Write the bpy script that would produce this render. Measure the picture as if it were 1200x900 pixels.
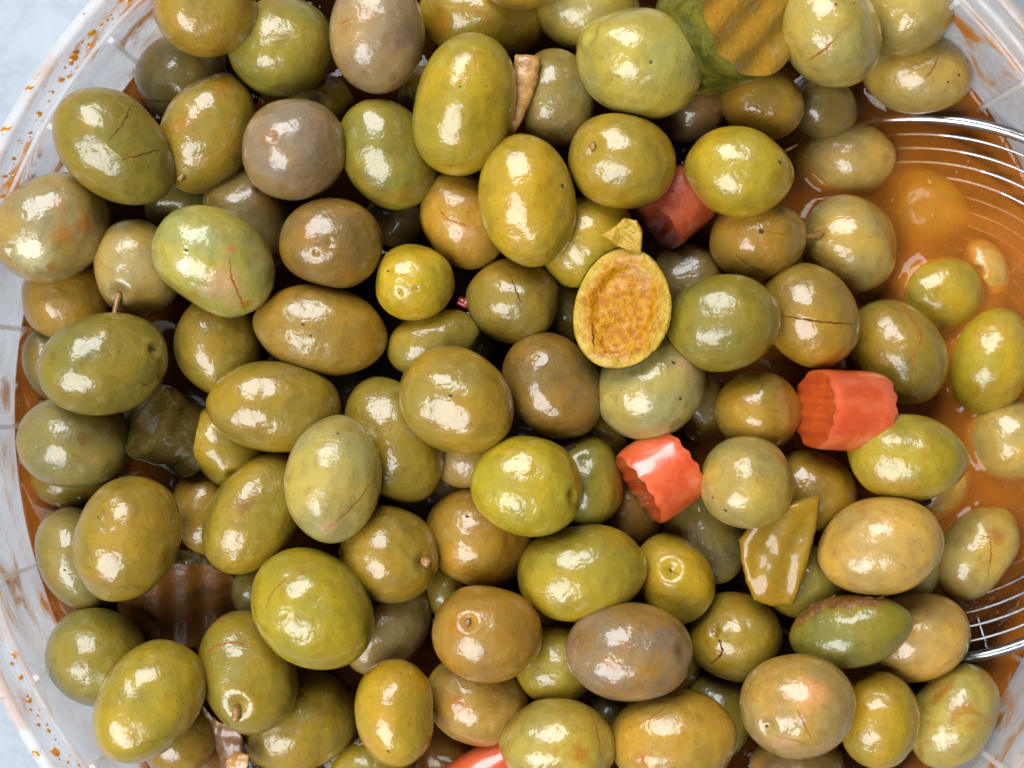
import bpy, math, random
import numpy as np
from mathutils import Vector, Matrix
from mathutils.bvhtree import BVHTree

for o in list(bpy.data.objects): bpy.data.objects.remove(o)
scene = bpy.context.scene
COL = scene.collection
S = 0.0002            # metres per unit of the layout (an olive is about 130 units long = 26 mm)
D = 1500.0            # camera height above the layer of topmost olives
RNG = np.random.default_rng(7)

# ------------------------------------------------------------------ camera
cam = bpy.data.cameras.new('camera'); cam_o = bpy.data.objects.new('camera', cam); COL.objects.link(cam_o)
cam_o.location = (0, 0, D*S); cam_o.rotation_euler = (0, 0, 0)
cam.sensor_fit = 'HORIZONTAL'; cam.sensor_width = 36; cam.lens = 36*D/1200
cam.clip_start = 0.01; cam.clip_end = 50
cam.dof.use_dof = True; cam.dof.focus_distance = (D+5)*S; cam.dof.aperture_fstop = 9.0
scene.camera = cam_o

# ------------------------------------------------------------------ world + lights
w = bpy.data.worlds.new('World'); scene.world = w; w.use_nodes = True
bg = w.node_tree.nodes['Background']; bg.inputs[0].default_value = (0.80, 0.90, 1.0, 1); bg.inputs[1].default_value = 0.07

def area(name, direction, dist, sx, sy, power, col):
    l = bpy.data.lights.new(name, 'AREA'); l.shape = 'RECTANGLE'; l.size = sx; l.size_y = sy
    l.energy = power; l.color = col
    o = bpy.data.objects.new(name, l); COL.objects.link(o)
    d = Vector(direction).normalized(); o.location = d*dist
    o.rotation_euler = d.to_track_quat('Z', 'Y').to_euler()
    return o
area('window_light_back', (-0.33, 0.92, 1.0), 1.0, 0.68, 0.60, 14.5, (0.92, 0.96, 1.0))
area('window_light_front', (-0.58, -0.70, 1.0), 1.0, 0.70, 0.68, 15.5, (0.92, 0.96, 1.0))

scene.view_settings.view_transform = 'Standard'; scene.view_settings.look = 'None'
scene.view_settings.exposure = 0.0; scene.view_settings.gamma = 1.0
scene.view_settings.use_curve_mapping = False
scene.render.engine = 'CYCLES'
cy = scene.cycles
cy.use_denoising = True; cy.use_adaptive_sampling = True; cy.adaptive_threshold = 0.035; cy.max_bounces = 8; cy.diffuse_bounces = 2; cy.glossy_bounces = 3
cy.transmission_bounces = 4; cy.transparent_max_bounces = 10; cy.volume_bounces = 3
cy.caustics_reflective = False; cy.caustics_refractive = False
cy.sample_clamp_indirect = 4.0

# ------------------------------------------------------------------ helpers
def U(x, y, z):                       # photograph position at layout height z -> layout units (not metres)
    k = (D - z)/D
    return np.array([(x-600)*k, (450-y)*k, z])
def lin(r, g, b):
    f = lambda c: (c/255/12.92 if c/255 <= 0.04045 else ((c/255+0.055)/1.055)**2.4)
    return (f(r), f(g), f(b))
def mesh_obj(name, verts, faces, mat, parent=None, origin=None, smooth=True):
    """verts in layout units, world frame. origin in layout units."""
    v = np.asarray(verts, dtype=float)
    if origin is None:
        origin = np.asarray(parent['_o']) if parent is not None and '_o' in parent else v.mean(axis=0)
    me = bpy.data.meshes.new(name)
    me.from_pydata(((v-origin)*S).tolist(), [], faces)
    if smooth: me.polygons.foreach_set('use_smooth', [True]*len(me.polygons))
    me.update()
    o = bpy.data.objects.new(name, me); COL.objects.link(o)
    if mat: me.materials.append(mat)
    if parent is not None:
        o.parent = parent; o.location = Vector((origin - ORIG[parent.name])*S)
    else:
        o.location = Vector(origin*S)
    ORIG[o.name] = np.asarray(origin, dtype=float)
    return o
ORIG = {}
def part(name, verts, faces, mat, parent, smooth=True):
    return mesh_obj(name, verts, faces, mat, parent, origin=ORIG[parent.name], smooth=smooth)
def empty(name, origin):
    o = bpy.data.objects.new(name, None); COL.objects.link(o); o.empty_display_size = 0.01
    o.location = Vector(np.asarray(origin)*S); ORIG[o.name] = np.asarray(origin, dtype=float); return o
def tag(o, label, cat, group=None, kind=None):
    o['label'] = label; o['category'] = cat
    if group: o['group'] = group
    if kind: o['kind'] = kind
    return o
def wave_noise(seed, n, fmin, fmax):
    r = np.random.default_rng(seed)
    k = r.normal(size=(n, 3)); k /= np.linalg.norm(k, axis=1)[:, None]; k *= r.uniform(fmin, fmax, (n, 1))
    ph = r.uniform(0, 6.283, n)
    return lambda p: np.sin(p @ k.T + ph).sum(axis=1)/math.sqrt(n)

# ------------------------------------------------------------------ materials
class NT:
    def __init__(s, name):
        s.m = bpy.data.materials.new(name); s.m.use_nodes = True
        s.t = s.m.node_tree; s.n = s.t.nodes; s.l = s.t.links; s.n.clear()
        s.out = s.n.new('ShaderNodeOutputMaterial')
    def node(s, typ, **kw):
        n = s.n.new(typ)
        for k, v in kw.items(): setattr(n, k, v)
        return n
    def link(s, a, b): s.l.new(a, b)
    def coord(s, scale=1/S, seed_by_object=True):
        tc = s.node('ShaderNodeTexCoord')
        vm = s.node('ShaderNodeVectorMath', operation='SCALE'); vm.inputs['Scale'].default_value = scale
        s.link(tc.outputs['Object'], vm.inputs[0])
        if not seed_by_object: return vm.outputs[0]
        oi = s.node('ShaderNodeObjectInfo')
        mu = s.node('ShaderNodeMath', operation='MULTIPLY'); mu.inputs[1].default_value = 3571.0
        s.link(oi.outputs['Random'], mu.inputs[0])
        ad = s.node('ShaderNodeVectorMath', operation='ADD'); s.link(vm.outputs[0], ad.inputs[0]); s.link(mu.outputs[0], ad.inputs[1])
        return ad.outputs[0]
    def noise(s, vec, scale, detail=3, rough=0.5, dist=0.0):
        n = s.node('ShaderNodeTexNoise'); n.inputs['Scale'].default_value = scale
        n.inputs['Detail'].default_value = detail; n.inputs['Roughness'].default_value = rough; n.inputs['Distortion'].default_value = dist
        s.link(vec, n.inputs['Vector']); return n.outputs[0]
    def ramp(s, fac, p0, p1, v0=0.0, v1=1.0):
        n = s.node('ShaderNodeMapRange', interpolation_type='SMOOTHSTEP')
        n.inputs[1].default_value = p0; n.inputs[2].default_value = p1; n.inputs[3].default_value = v0; n.inputs[4].default_value = v1
        s.link(fac, n.inputs[0]); return n.outputs[0]
    def math(s, op, a, b):
        n = s.node('ShaderNodeMath', operation=op)
        for i, x in enumerate((a, b)):
            if isinstance(x, (int, float)): n.inputs[i].default_value = x
            else: s.link(x, n.inputs[i])
        return n.outputs[0]
    def mix(s, fac, a, b, mode='MIX'):
        n = s.node('ShaderNodeMix', data_type='RGBA', blend_type=mode)
        for sock, x in ((n.inputs[0], fac), (n.inputs[6], a), (n.inputs[7], b)):
            if isinstance(x, (int, float)): sock.default_value = x
            elif isinstance(x, tuple): sock.default_value = (*x[:3], 1)
            else: s.link(x, sock)
        return n.outputs[2]
    def attr(s, name, typ):
        n = s.node('ShaderNodeAttribute', attribute_type=typ, attribute_name=name); return n
    def bump(s, h, dist, strength=1.0, normal=None):
        n = s.node('ShaderNodeBump'); n.inputs['Strength'].default_value = strength; n.inputs['Distance'].default_value = dist*S
        s.link(h, n.inputs['Height'])
        if normal is not None: s.link(normal, n.inputs['Normal'])
        return n.outputs[0]
    def principled(s, **kw):
        n = s.node('ShaderNodeBsdfPrincipled')
        for k, v in kw.items():
            k = k.replace('_', ' ')
            if isinstance(v, tuple): n.inputs[k].default_value = (*v[:3], 1) if len(n.inputs[k].default_value) == 4 else v
            elif isinstance(v, (int, float)): n.inputs[k].default_value = v
            else: s.link(v, n.inputs[k])
        s.link(n.outputs[0], s.out.inputs[0]); return n

def olive_material():
    m = NT('olive_skin'); v = m.coord()
    base = m.attr('tint', 'OBJECT').outputs['Color']
    stain_amt = m.attr('stain', 'OBJECT').outputs['Fac']
    n1 = m.noise(v, 0.017, 2, 0.5)
    n2 = m.noise(v, 0.05, 3, 0.6, 0.4)
    n3 = m.noise(v, 0.22, 1, 0.6)
    c = m.mix(m.ramp(n1, 0.36, 0.66), base, m.mix(1.0, base, (1.30, 1.13, 0.66), 'MULTIPLY'))
    c = m.mix(m.ramp(n2, 0.46, 0.72, 0, 0.65), c, m.mix(1.0, c, (0.74, 0.66, 0.56), 'MULTIPLY'))
    c = m.mix(m.ramp(n3, 0.35, 0.75, 0, 0.30), c, m.mix(1.0, c, (1.25, 1.22, 1.2), 'MULTIPLY'))
    # orange chilli-oil stain in clouds
    n4 = m.noise(v, 0.026, 4, 0.68, 0.8)
    st = m.math('MULTIPLY', m.ramp(n4, 0.46, 0.72), m.math('MULTIPLY', stain_amt, 0.9))
    c = m.mix(st, c, (0.30, 0.140, 0.010))
    # freckles
    vo = m.node('ShaderNodeTexVoronoi'); vo.inputs['Scale'].default_value = 0.085; vo.inputs['Randomness'].default_value = 1.0
    m.link(v, vo.inputs['Vector'])
    fr = m.math('MULTIPLY', m.ramp(vo.outputs['Distance'], 0.05, 0.16, 0.5, 0.0), m.ramp(n1, 0.50, 0.60))
    c = m.mix(fr, c, (0.08, 0.045, 0.015))
    # own marks laid on each fruit
    pa = m.attr('mark', 'GEOMETRY')
    edge = m.ramp(m.math('ADD', pa.outputs['Alpha'], m.math('MULTIPLY', m.math('SUBTRACT', m.noise(v, 0.09, 3, 0.65), 0.5), 1.3)), 0.15, 1.0)
    em = m.math('MULTIPLY', m.math('MULTIPLY', edge, m.ramp(pa.outputs['Alpha'], 0.02, 0.35)), 0.82)
    c = m.mix(em, c, pa.outputs['Color'])
    # wet wrinkled skin
    b1 = m.noise(v, 0.030, 1, 0.5)
    b2 = m.noise(v, 0.085, 2, 0.55, 0.3)
    b3 = m.noise(v, 0.30, 2, 0.65)
    h = m.math('ADD', m.math('MULTIPLY', b1, 4.2), m.math('ADD', m.math('MULTIPLY', b2, 1.1), m.math('MULTIPLY', b3, 0.18)))
    nr = m.bump(h, 1.0)
    m.principled(Base_Color=c, Roughness=0.42, IOR=1.45, Specular_IOR_Level=0.4, Normal=nr,
                 Subsurface_Weight=0.15, Subsurface_Scale=0.003, Subsurface_Radius=(1.0, 0.75, 0.25),
                 Coat_Weight=0.9, Coat_Roughness=m.math('ADD', m.ramp(n2, 0.35, 0.7, 0.03, 0.15), m.math('MULTIPLY', m.node('ShaderNodeObjectInfo').outputs['Random'], 0.09)), Coat_IOR=1.5, Coat_Normal=nr)
    return m.m
def wet_material(name, col, col2, crough=0.08, scale=0.05, rough=0.25, bumpd=0.8, sss=0.2, coat=0.7, fine=0.25, spec=0.5, bscale=0.12):
    m = NT(name); v = m.coord()
    n = m.noise(v, scale, 4, 0.6, 0.5)
    c = m.mix(m.ramp(n, 0.38, 0.66), col, col2)
    c = m.mix(m.ramp(m.noise(v, scale*5, 3, 0.6), 0.35, 0.75, 0, 0.35), c, m.mix(1.0, c, (0.7, 0.65, 0.6), 'MULTIPLY'))
    nr = m.bump(m.noise(v, bscale, 4, 0.6), bumpd); nr = m.bump(m.noise(v, 0.45, 2, 0.6), fine, 1.0, nr)
    p = m.principled(Base_Color=c, Roughness=rough, Specular_IOR_Level=spec, Normal=nr, Subsurface_Weight=sss, Subsurface_Scale=0.004,
                     Subsurface_Radius=(1, .5, .2), Coat_Weight=coat, Coat_Roughness=crough)
    return m.m
def flesh_material():
    m = NT('olive_flesh'); v = m.coord()
    c = m.mix(m.ramp(m.noise(v, 0.06, 4, 0.6, 0.5), 0.38, 0.66), (0.47, 0.305, 0.04), (0.39, 0.22, 0.016))
    pa = m.attr('mark', 'GEOMETRY')
    e = m.ramp(m.math('ADD', pa.outputs['Alpha'], m.math('MULTIPLY', m.math('SUBTRACT', m.noise(v, 0.07, 4, 0.7), 0.5), 1.1)), 0.25, 0.80)
    c = m.mix(e, c, m.mix(m.ramp(m.noise(v, 0.12, 3, 0.6), 0.35, 0.65), (0.34, 0.115, 0.001), (0.46, 0.215, 0.004)))
    h = m.math('ADD', m.math('MULTIPLY', m.noise(v, 0.06, 3, 0.6), 8.0), m.math('MULTIPLY', m.noise(v, 0.3, 2, 0.7), 0.6))
    m.principled(Base_Color=c, Roughness=0.42, Normal=m.bump(h, 1.0), Subsurface_Weight=0.2, Subsurface_Scale=0.003, Subsurface_Radius=(1, .6, .2),
                 Specular_IOR_Level=0.2, Coat_Weight=0.25, Coat_Roughness=0.2)
    return m.m
M = {}
M['olive'] = olive_material()
M['crack'] = wet_material('crack_brown', (0.075, 0.022, 0.004), (0.13, 0.045, 0.008), spec=0.1, sss=0, coat=0.0, rough=0.7, scale=0.2)
M['crack_orange'] = wet_material('crack_orange', (0.26, 0.075, 0.010), (0.34, 0.125, 0.02), spec=0.15, sss=0, coat=0.05, rough=0.6, scale=0.2)
M['crack_pale'] = wet_material('crack_pale', (0.42, 0.34, 0.14), (0.5, 0.4, 0.2), sss=0, coat=0.3, rough=0.4)
M['stem'] = wet_material('stem_tan', (0.34, 0.17, 0.04), (0.20, 0.09, 0.025), sss=0.0, coat=0.3, rough=0.45, scale=0.15)
M['blemish'] = wet_material('blemish_dark', (0.035, 0.018, 0.010), (0.07, 0.03, 0.018), sss=0, coat=0.0, rough=0.7)
M['torn'] = wet_material('torn_skin', (0.20, 0.075, 0.012), (0.11, 0.042, 0.010), scale=0.12, sss=0, coat=0.4, rough=0.45, bumpd=2.0)
M['carrot'] = wet_material('carrot_flesh', (0.60, 0.080, 0.020), (0.66, 0.125, 0.042), crough=0.15, scale=0.03, rough=0.3, bumpd=0.9, sss=0.3, bscale=0.05, fine=0.25, coat=1.0)
M['carrot_core'] = wet_material('carrot_cut_face', (0.50, 0.075, 0.012), (0.42, 0.055, 0.01), scale=0.05, rough=0.3, bumpd=1.0, sss=0.3)
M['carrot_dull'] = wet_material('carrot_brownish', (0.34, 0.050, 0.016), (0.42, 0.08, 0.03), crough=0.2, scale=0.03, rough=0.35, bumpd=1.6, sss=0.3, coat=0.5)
M['pepper_red'] = wet_material('red_pepper', (0.40, 0.02, 0.012), (0.30, 0.015, 0.01), sss=0.2)
M['gherkin_skin'] = wet_material('gherkin_skin', (0.050, 0.052, 0.006), (0.14, 0.12, 0.012), spec=0.1, crough=0.06, scale=0.045, rough=0.45, bumpd=2.2, sss=0.0, bscale=0.045, fine=0.3, coat=0.6)
M['gherkin_face'] = wet_material('gherkin_cut_face', (0.38, 0.185, 0.014), (0.28, 0.165, 0.018), spec=0.2, crough=0.07, scale=0.025, rough=0.3, bumpd=2.0, sss=0.3, fine=0.3, coat=0.9)
M['gherkin_amber'] = wet_material('gherkin_amber', (0.30, 0.165, 0.010), (0.23, 0.145, 0.012), spec=0.2, crough=0.08, scale=0.025, rough=0.35, bumpd=0.9, sss=0.3, fine=0.2, coat=0.6)
M['gherkin_dark'] = wet_material('gherkin_dark', (0.075, 0.042, 0.006), (0.095, 0.075, 0.010), scale=0.04, crough=0.05, rough=0.4, bumpd=4.5, sss=0.0, bscale=0.05, fine=0.5, coat=1.0)
M['gherkin_brown'] = wet_material('gherkin_brown', (0.17, 0.060, 0.008), (0.09, 0.040, 0.008), scale=0.03, rough=0.4, bumpd=2.4, sss=0.0, coat=0.1, bscale=0.05)
M['flesh'] = flesh_material()
M['peel'] = wet_material('dried_peel', (0.50, 0.28, 0.085), (0.34, 0.15, 0.03), scale=0.09, rough=0.35, bumpd=2.0, sss=0.15, coat=0.5)
M['onion'] = wet_material('onion_strip', (0.15, 0.062, 0.016), (0.22, 0.10, 0.03), scale=0.04, rough=0.35, bumpd=1.2, sss=0.2, fine=0.1, coat=0.5)
def steel():
    m = NT('skimmer_steel'); v = m.coord()
    m.principled(Base_Color=(0.32, 0.33, 0.34), Metallic=1.0, Roughness=m.ramp(m.noise(v, 0.2, 3), 0.3, 0.7, 0.12, 0.28)); return m.m
M['steel'] = steel()
def plastic():
    m = NT('clear_plastic'); v = m.coord(seed_by_object=False)
    sp = m.node('ShaderNodeSeparateXYZ'); m.link(v, sp.inputs[0])
    r = m.math('SQRT', m.math('ADD', m.math('MULTIPLY', sp.outputs[0], sp.outputs[0]), m.math('MULTIPLY', sp.outputs[1], sp.outputs[1])), 0)
    an = m.math('MULTIPLY', m.math('ARCTAN2', sp.outputs[1], sp.outputs[0]), 150.0)
    cb = m.node('ShaderNodeCombineXYZ'); m.link(r, cb.inputs[0]); m.link(an, cb.inputs[1]); m.link(m.math('MULTIPLY', sp.outputs[2], 0.7), cb.inputs[2])
    pol = cb.outputs[0]
    # orange oil smears drawn out along the wall
    big = m.ramp(m.noise(v, 0.0045, 2), 0.33, 0.46)
    sm = m.math('MULTIPLY', m.ramp(m.noise(pol, 0.035, 5, 0.72, 0.8), 0.47, 0.62), big)
    film = m.ramp(m.noise(pol, 0.022, 4, 0.65), 0.38, 0.70, 0.0, 0.75)
    c = m.mix(film, (0.86, 0.84, 0.83), (0.80, 0.64, 0.52))
    c = m.mix(sm, c, (0.72, 0.30, 0.025))
    streak = m.ramp(m.noise(pol, 0.16, 3, 0.6), 0.50, 0.75)
    al = m.math('ADD', 0.32, m.math('ADD', m.math('MULTIPLY', film, 0.18), m.math('MULTIPLY', streak, 0.12)))
    al = m.math('MAXIMUM', al, m.math('MULTIPLY', sm, 0.88))
    h = m.math('ADD', m.math('MULTIPLY', m.noise(pol, 0.05, 2, 0.6), 2.6), m.math('MULTIPLY', m.noise(v, 0.2, 3, 0.7), 0.5))
    p = m.principled(Base_Color=c, Roughness=m.ramp(m.noise(v, 0.05, 2), 0.35, 0.7, 0.08, 0.28), IOR=1.5, Specular_IOR_Level=0.8,
                     Normal=m.bump(h, 1.0), Coat_Weight=0.8, Coat_Roughness=0.05)
    # milky plastic lets light through from outside
    tl = m.node('ShaderNodeBsdfTranslucent'); m.link(c, tl.inputs['Color'])
    tr = m.node('ShaderNodeBsdfTransparent'); m1 = m.node('ShaderNodeMixShader'); m2 = m.node('ShaderNodeMixShader')
    m1.inputs[0].default_value = 0.5; m.link(p.outputs[0], m1.inputs[1]); m.link(tl.outputs[0], m1.inputs[2])
    m.link(al, m2.inputs[0]); m.link(tr.outputs[0], m2.inputs[1]); m.link(m1.outputs[0], m2.inputs[2]); m.link(m2.outputs[0], m.out.inputs[0])
    return m.m
M['plastic'] = plastic()
def plastic_edge(name, al, tint):
    m = NT(name); v = m.coord(seed_by_object=False)
    c = m.mix(m.ramp(m.noise(v, 0.012, 4, 0.65), 0.42, 0.62), (0.88, 0.88, 0.90), tint)
    p = m.principled(Base_Color=c, Roughness=0.12, Coat_Weight=0.8, Coat_Roughness=0.05, Normal=m.bump(m.noise(v, 0.06, 3), 1.2))
    tl = m.node('ShaderNodeBsdfTranslucent'); m.link(c, tl.inputs['Color'])
    tr = m.node('ShaderNodeBsdfTransparent'); m1 = m.node('ShaderNodeMixShader'); m2 = m.node('ShaderNodeMixShader')
    m1.inputs[0].default_value = 0.45; m.link(p.outputs[0], m1.inputs[1]); m.link(tl.outputs[0], m1.inputs[2])
    m2.inputs[0].default_value = al; m.link(tr.outputs[0], m2.inputs[1]); m.link(m1.outputs[0], m2.inputs[2]); m.link(m2.outputs[0], m.out.inputs[0])
    return m.m
M['plastic_rib'] = plastic_edge('plastic_rib', 0.62, (0.86, 0.80, 0.74))
M['plastic_edge'] = plastic_edge('plastic_edge', 0.42, (0.80, 0.62, 0.52))
M['oil'] = wet_material('orange_oil', (0.62, 0.24, 0.012), (0.42, 0.13, 0.006), sss=0.1, coat=1.0, rough=0.1, bumpd=0.2)
def cloth():
    m = NT('grey_blue_cloth'); v = m.coord(seed_by_object=False)
    n = m.noise(v, 0.012, 5, 0.6, 0.5)
    c = m.mix(m.ramp(n, 0.3, 0.7), (0.30, 0.335, 0.385), (0.40, 0.435, 0.48))
    c = m.mix(m.ramp(m.noise(v, 0.16, 2, 0.6), 0.35, 0.7, 0, 0.5), c, (0.48, 0.51, 0.55))
    m.principled(Base_Color=c, Roughness=0.9, Sheen_Weight=0.2, Normal=m.bump(m.noise(v, 0.2, 4, 0.7), 3.0)); return m.m
M['cloth'] = cloth()
def brine():
    m = NT('orange_brine'); v = m.coord(seed_by_object=False)
    nr = m.bump(m.noise(v, 0.016, 2, 0.5, 0.5), 4.0)
    fr = m.node('ShaderNodeFresnel'); fr.inputs['IOR'].default_value = 1.36; m.link(nr, fr.inputs['Normal'])
    tr = m.node('ShaderNodeBsdfTransparent'); gl = m.node('ShaderNodeBsdfGlossy'); gl.inputs['Roughness'].default_value = 0.04
    m.link(nr, gl.inputs['Normal'])
    # emulsified oil round skimmer and wall, held back elsewhere to paint gaps in shade
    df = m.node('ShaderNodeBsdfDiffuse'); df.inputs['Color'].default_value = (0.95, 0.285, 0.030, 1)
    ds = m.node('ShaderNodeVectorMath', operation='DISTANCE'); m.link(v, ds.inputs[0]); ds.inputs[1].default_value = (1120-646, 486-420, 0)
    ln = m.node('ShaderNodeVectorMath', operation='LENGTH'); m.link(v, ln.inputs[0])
    slick_gap_shade = m.math('MAXIMUM', m.ramp(ds.outputs['Value'], 390, 190), m.ramp(ln.outputs['Value'], 628, 662))
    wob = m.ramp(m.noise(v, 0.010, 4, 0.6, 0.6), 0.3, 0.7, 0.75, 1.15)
    cl = m.node('ShaderNodeMixShader'); m.link(m.math('ADD', 0.02, m.math('MULTIPLY', m.math('MULTIPLY', slick_gap_shade, wob), 0.29)), cl.inputs[0])
    m.link(tr.outputs[0], cl.inputs[1]); m.link(df.outputs[0], cl.inputs[2]); tr = cl
    mx = m.node('ShaderNodeMixShader'); m.link(fr.outputs[0], mx.inputs[0]); m.link(tr.outputs[0], mx.inputs[1]); m.link(gl.outputs[0], mx.inputs[2])
    m.link(mx.outputs[0], m.out.inputs['Surface'])
    ab = m.node('ShaderNodeVolumeAbsorption'); ab.inputs['Color'].default_value = (0.70, 0.53, 0.09, 1); ab.inputs['Density'].default_value = 115
    m.link(ab.outputs[0], m.out.inputs['Volume'])
    return m.m
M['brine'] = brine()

# ------------------------------------------------------------------ the setting: cloth, tub
ZL = -125.0                            # level of the brine
TX, TY = 646.0, 486.5                 # axis of the tub (photograph units at height 0)
TC = np.array([TX-600, 450-TY, 0.0])
ZB = -470.0
def lathe(profile, n, closed_profile=False, center=TC, a0=0, a1=2*math.pi):
    pr = np.array(profile, dtype=float); full = abs(a1-a0-2*math.pi) < 1e-6
    th = np.linspace(a0, a1, n, endpoint=not full)
    v = np.stack([np.outer(np.cos(th), pr[:, 0]), np.outer(np.sin(th), pr[:, 0]), np.tile(pr[:, 1], (len(th), 1))], axis=2).reshape(-1, 3) + center
    m = len(pr); f = []
    for i in range(n if full else n-1):
        j = (i+1) % n
        for k in range(m if closed_profile else m-1):
            k2 = (k+1) % m
            f.append((i*m+k, j*m+k, j*m+k2, i*m+k2))
    return v, f
gx = np.linspace(-2600, 2600, 53); gv = []; gf = []
wn = wave_noise(3, 8, 0.002, 0.008)
pts = np.array([[x, y, 0] for y in gx for x in gx]); pts[:, 2] = ZB-14+wn(pts)*3
gf = [(j*53+i, j*53+i+1, (j+1)*53+i+1, (j+1)*53+i) for j in range(52) for i in range(52)]
o = mesh_obj('tablecloth', pts, gf, M['cloth']); o['kind'] = 'structure'; o['label'] = 'pale grey blue cloth under the plastic tub'

tub = empty('plastic_tub', TC+np.array([0, 0, ZB]))
tag(tub, 'round clear plastic tub with stepped rim, smeared with orange oil', 'tub')
t = 3.0
wall_in = [(0, ZB), (500, ZB), (575, ZB+6), (612, ZB+30), (675, ZL), (677, -30), (679, 4)]
wall_out = [(r+t if r > 560 else r, z-(t if r < 600 else 0.5)) for r, z in wall_in[::-1]]
v, f = lathe(wall_in+wall_out, 220); part('wall', v, f, M['plastic'], tub)
def ring_profile(p, name, mat, closed=True):
    v, f = lathe(p, 260, closed); return part(name, v, f, mat, tub)
ring_profile([(679.5, 4), (681, 8), (684, 8.5), (685, 4.5), (683, 3), (680, 1)], 'inner_bead', M['plastic_edge'])
ring_profile([(685.5, 5), (690, 3), (700, 12), (703, 26), (704.5, 26), (702, 10), (692, 0), (685.5, 2)], 'rim_channel', M['plastic'])
ring_profile([(697, 30), (699.5, 34.5), (706, 36), (712, 33), (714, 27), (714.5, 0), (712, -2), (711.5, 25), (706, 31.5), (700, 31)], 'rim_lip', M['plastic_edge'])
for k in range(34):
    th = math.radians(180+1.4-10.45*k)
    c, s_ = math.cos(th), math.sin(th); R_ = [(675.2, ZL-10), (677.2, -30), (679.2, 4)]
    tdir = np.array([-s_, c, 0]); v = []; f = []
    for i, (r, z) in enumerate(R_):
        p = TC+np.array([c*r, s_*r, z]); inn = np.array([-c*7.0, -s_*7.0, 1.5])
        v += [p-tdir*4.0+inn*0.0, p-tdir*2.6+inn, p+tdir*2.6+inn, p+tdir*4.0+inn*0.0]
    for i in range(2):
        for q in range(3): f.append((i*4+q, i*4+q+1, (i+1)*4+q+1, (i+1)*4+q))
    f += [(0, 1, 2, 3), (11, 10, 9, 8)]
    part('rib', v, f, M['plastic_rib'], tub, smooth=False)
# drops and streaks of oil on the rim
v, f = [], []
rr = random.Random(5)
def drop(c, rx, ry, h, ang, up):
    i0 = len(v); up = up/np.linalg.norm(up)
    e1 = np.cross(up, [math.sin(ang), math.cos(ang), 0.3]); e1 /= np.linalg.norm(e1); e2 = np.cross(up, e1)
    n = 9
    for q, (s_, hh) in enumerate(((1.0, 0.15), (0.72, 0.75), (0.35, 1.0))):
        for k in range(n):
            a = 2*math.pi*k/n
            v.append(c+e1*rx*s_*math.cos(a)*(1+.12*math.sin(2*a+ang))+e2*ry*s_*math.sin(a)+up*h*hh)
    v.append(c+up*h*1.05)
    for q in range(2):
        for k in range(n): f.append((i0+q*n+k, i0+q*n+(k+1) % n, i0+(q+1)*n+(k+1) % n, i0+(q+1)*n+k))
    for k in range(n): f.append((i0+2*n+k, i0+2*n+(k+1) % n, i0+3*n))
for i in range(230):
    th = rr.choice([rr.uniform(0, 6.28), rr.uniform(2.3, 3.9), rr.uniform(2.3, 3.9)])
    r = rr.choice([rr.uniform(687, 699), rr.uniform(687, 699), rr.uniform(687, 699), 706])
    if r < 679: z = rr.uniform(-100, 0); r = 676+(z+90)*.022; up = np.array([-math.cos(th), -math.sin(th), .1])
    elif r > 701: z = 35.6; up = np.array([0, 0, 1.0])
    else: z = 3+max(0, (r-690)*.9); up = np.array([-math.cos(th)*.5, -math.sin(th)*.5, 1])
    q = rr.random()**3; s_ = 0.9+3.4*q
    drop(TC+np.array([math.cos(th)*r, math.sin(th)*r, z]), s_*rr.uniform(.8, 2.0), s_, 0.7+0.5*q, th, up)
o = part('oil_drops', v, f, M['oil'], tub); o['kind'] = 'stuff'

# ------------------------------------------------------------------ olives
def cube_sphere(n):
    key = {}; V = []; F = []
    lin_ = np.tan(np.linspace(-math.pi/4, math.pi/4, n+1))
    for ax in range(3):
        for sg in (-1, 1):
            idx = np.zeros((n+1, n+1), int)
            for i in range(n+1):
                for j in range(n+1):
                    p = [0, 0, 0]; p[ax] = sg; p[(ax+1) % 3] = lin_[i]; p[(ax+2) % 3] = lin_[j]
                    k = tuple(round(q, 5) for q in p)
                    if k not in key: key[k] = len(V); V.append(p)
                    idx[i, j] = key[k]
            for i in range(n):
                for j in range(n):
                    q = (idx[i, j], idx[i+1, j], idx[i+1, j+1], idx[i, j+1])
                    F.append(tuple(int(x) for x in (q if sg > 0 else q[::-1])))
    V = np.array(V, float); V /= np.linalg.norm(V, axis=1)[:, None]
    return V, F
SPH = {n: (lambda V, F: (V, [f[::-1] for f in F]))(*cube_sphere(n)) for n in (22, 34)}   # the fruit frames are left-handed
TONE = {'g': (114, 105, 40), 'y': (143, 122, 34), 'o': (129, 110, 36), 'b': (113, 86, 41), 'p': (126, 104, 72), 't': (167, 140, 74),
        'k': (116, 104, 58), 'r': (140, 111, 39), 'Y': (155, 133, 33), 'l': (150, 134, 70)}
OR = lin(152, 92, 16); PK = lin(184, 140, 100); PU = lin(110, 86, 70); PALE = lin(176, 166, 116); BR = lin(112, 72, 24); TORN = lin(122, 70, 16)
OL = []
def O(x, y, a, b, ang, lvl, tone, label, **k):
    OL.append(dict(x=x, y=y, a=a, b=b, ang=ang, lvl=lvl, tone=tone, label=label, **k))
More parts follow.
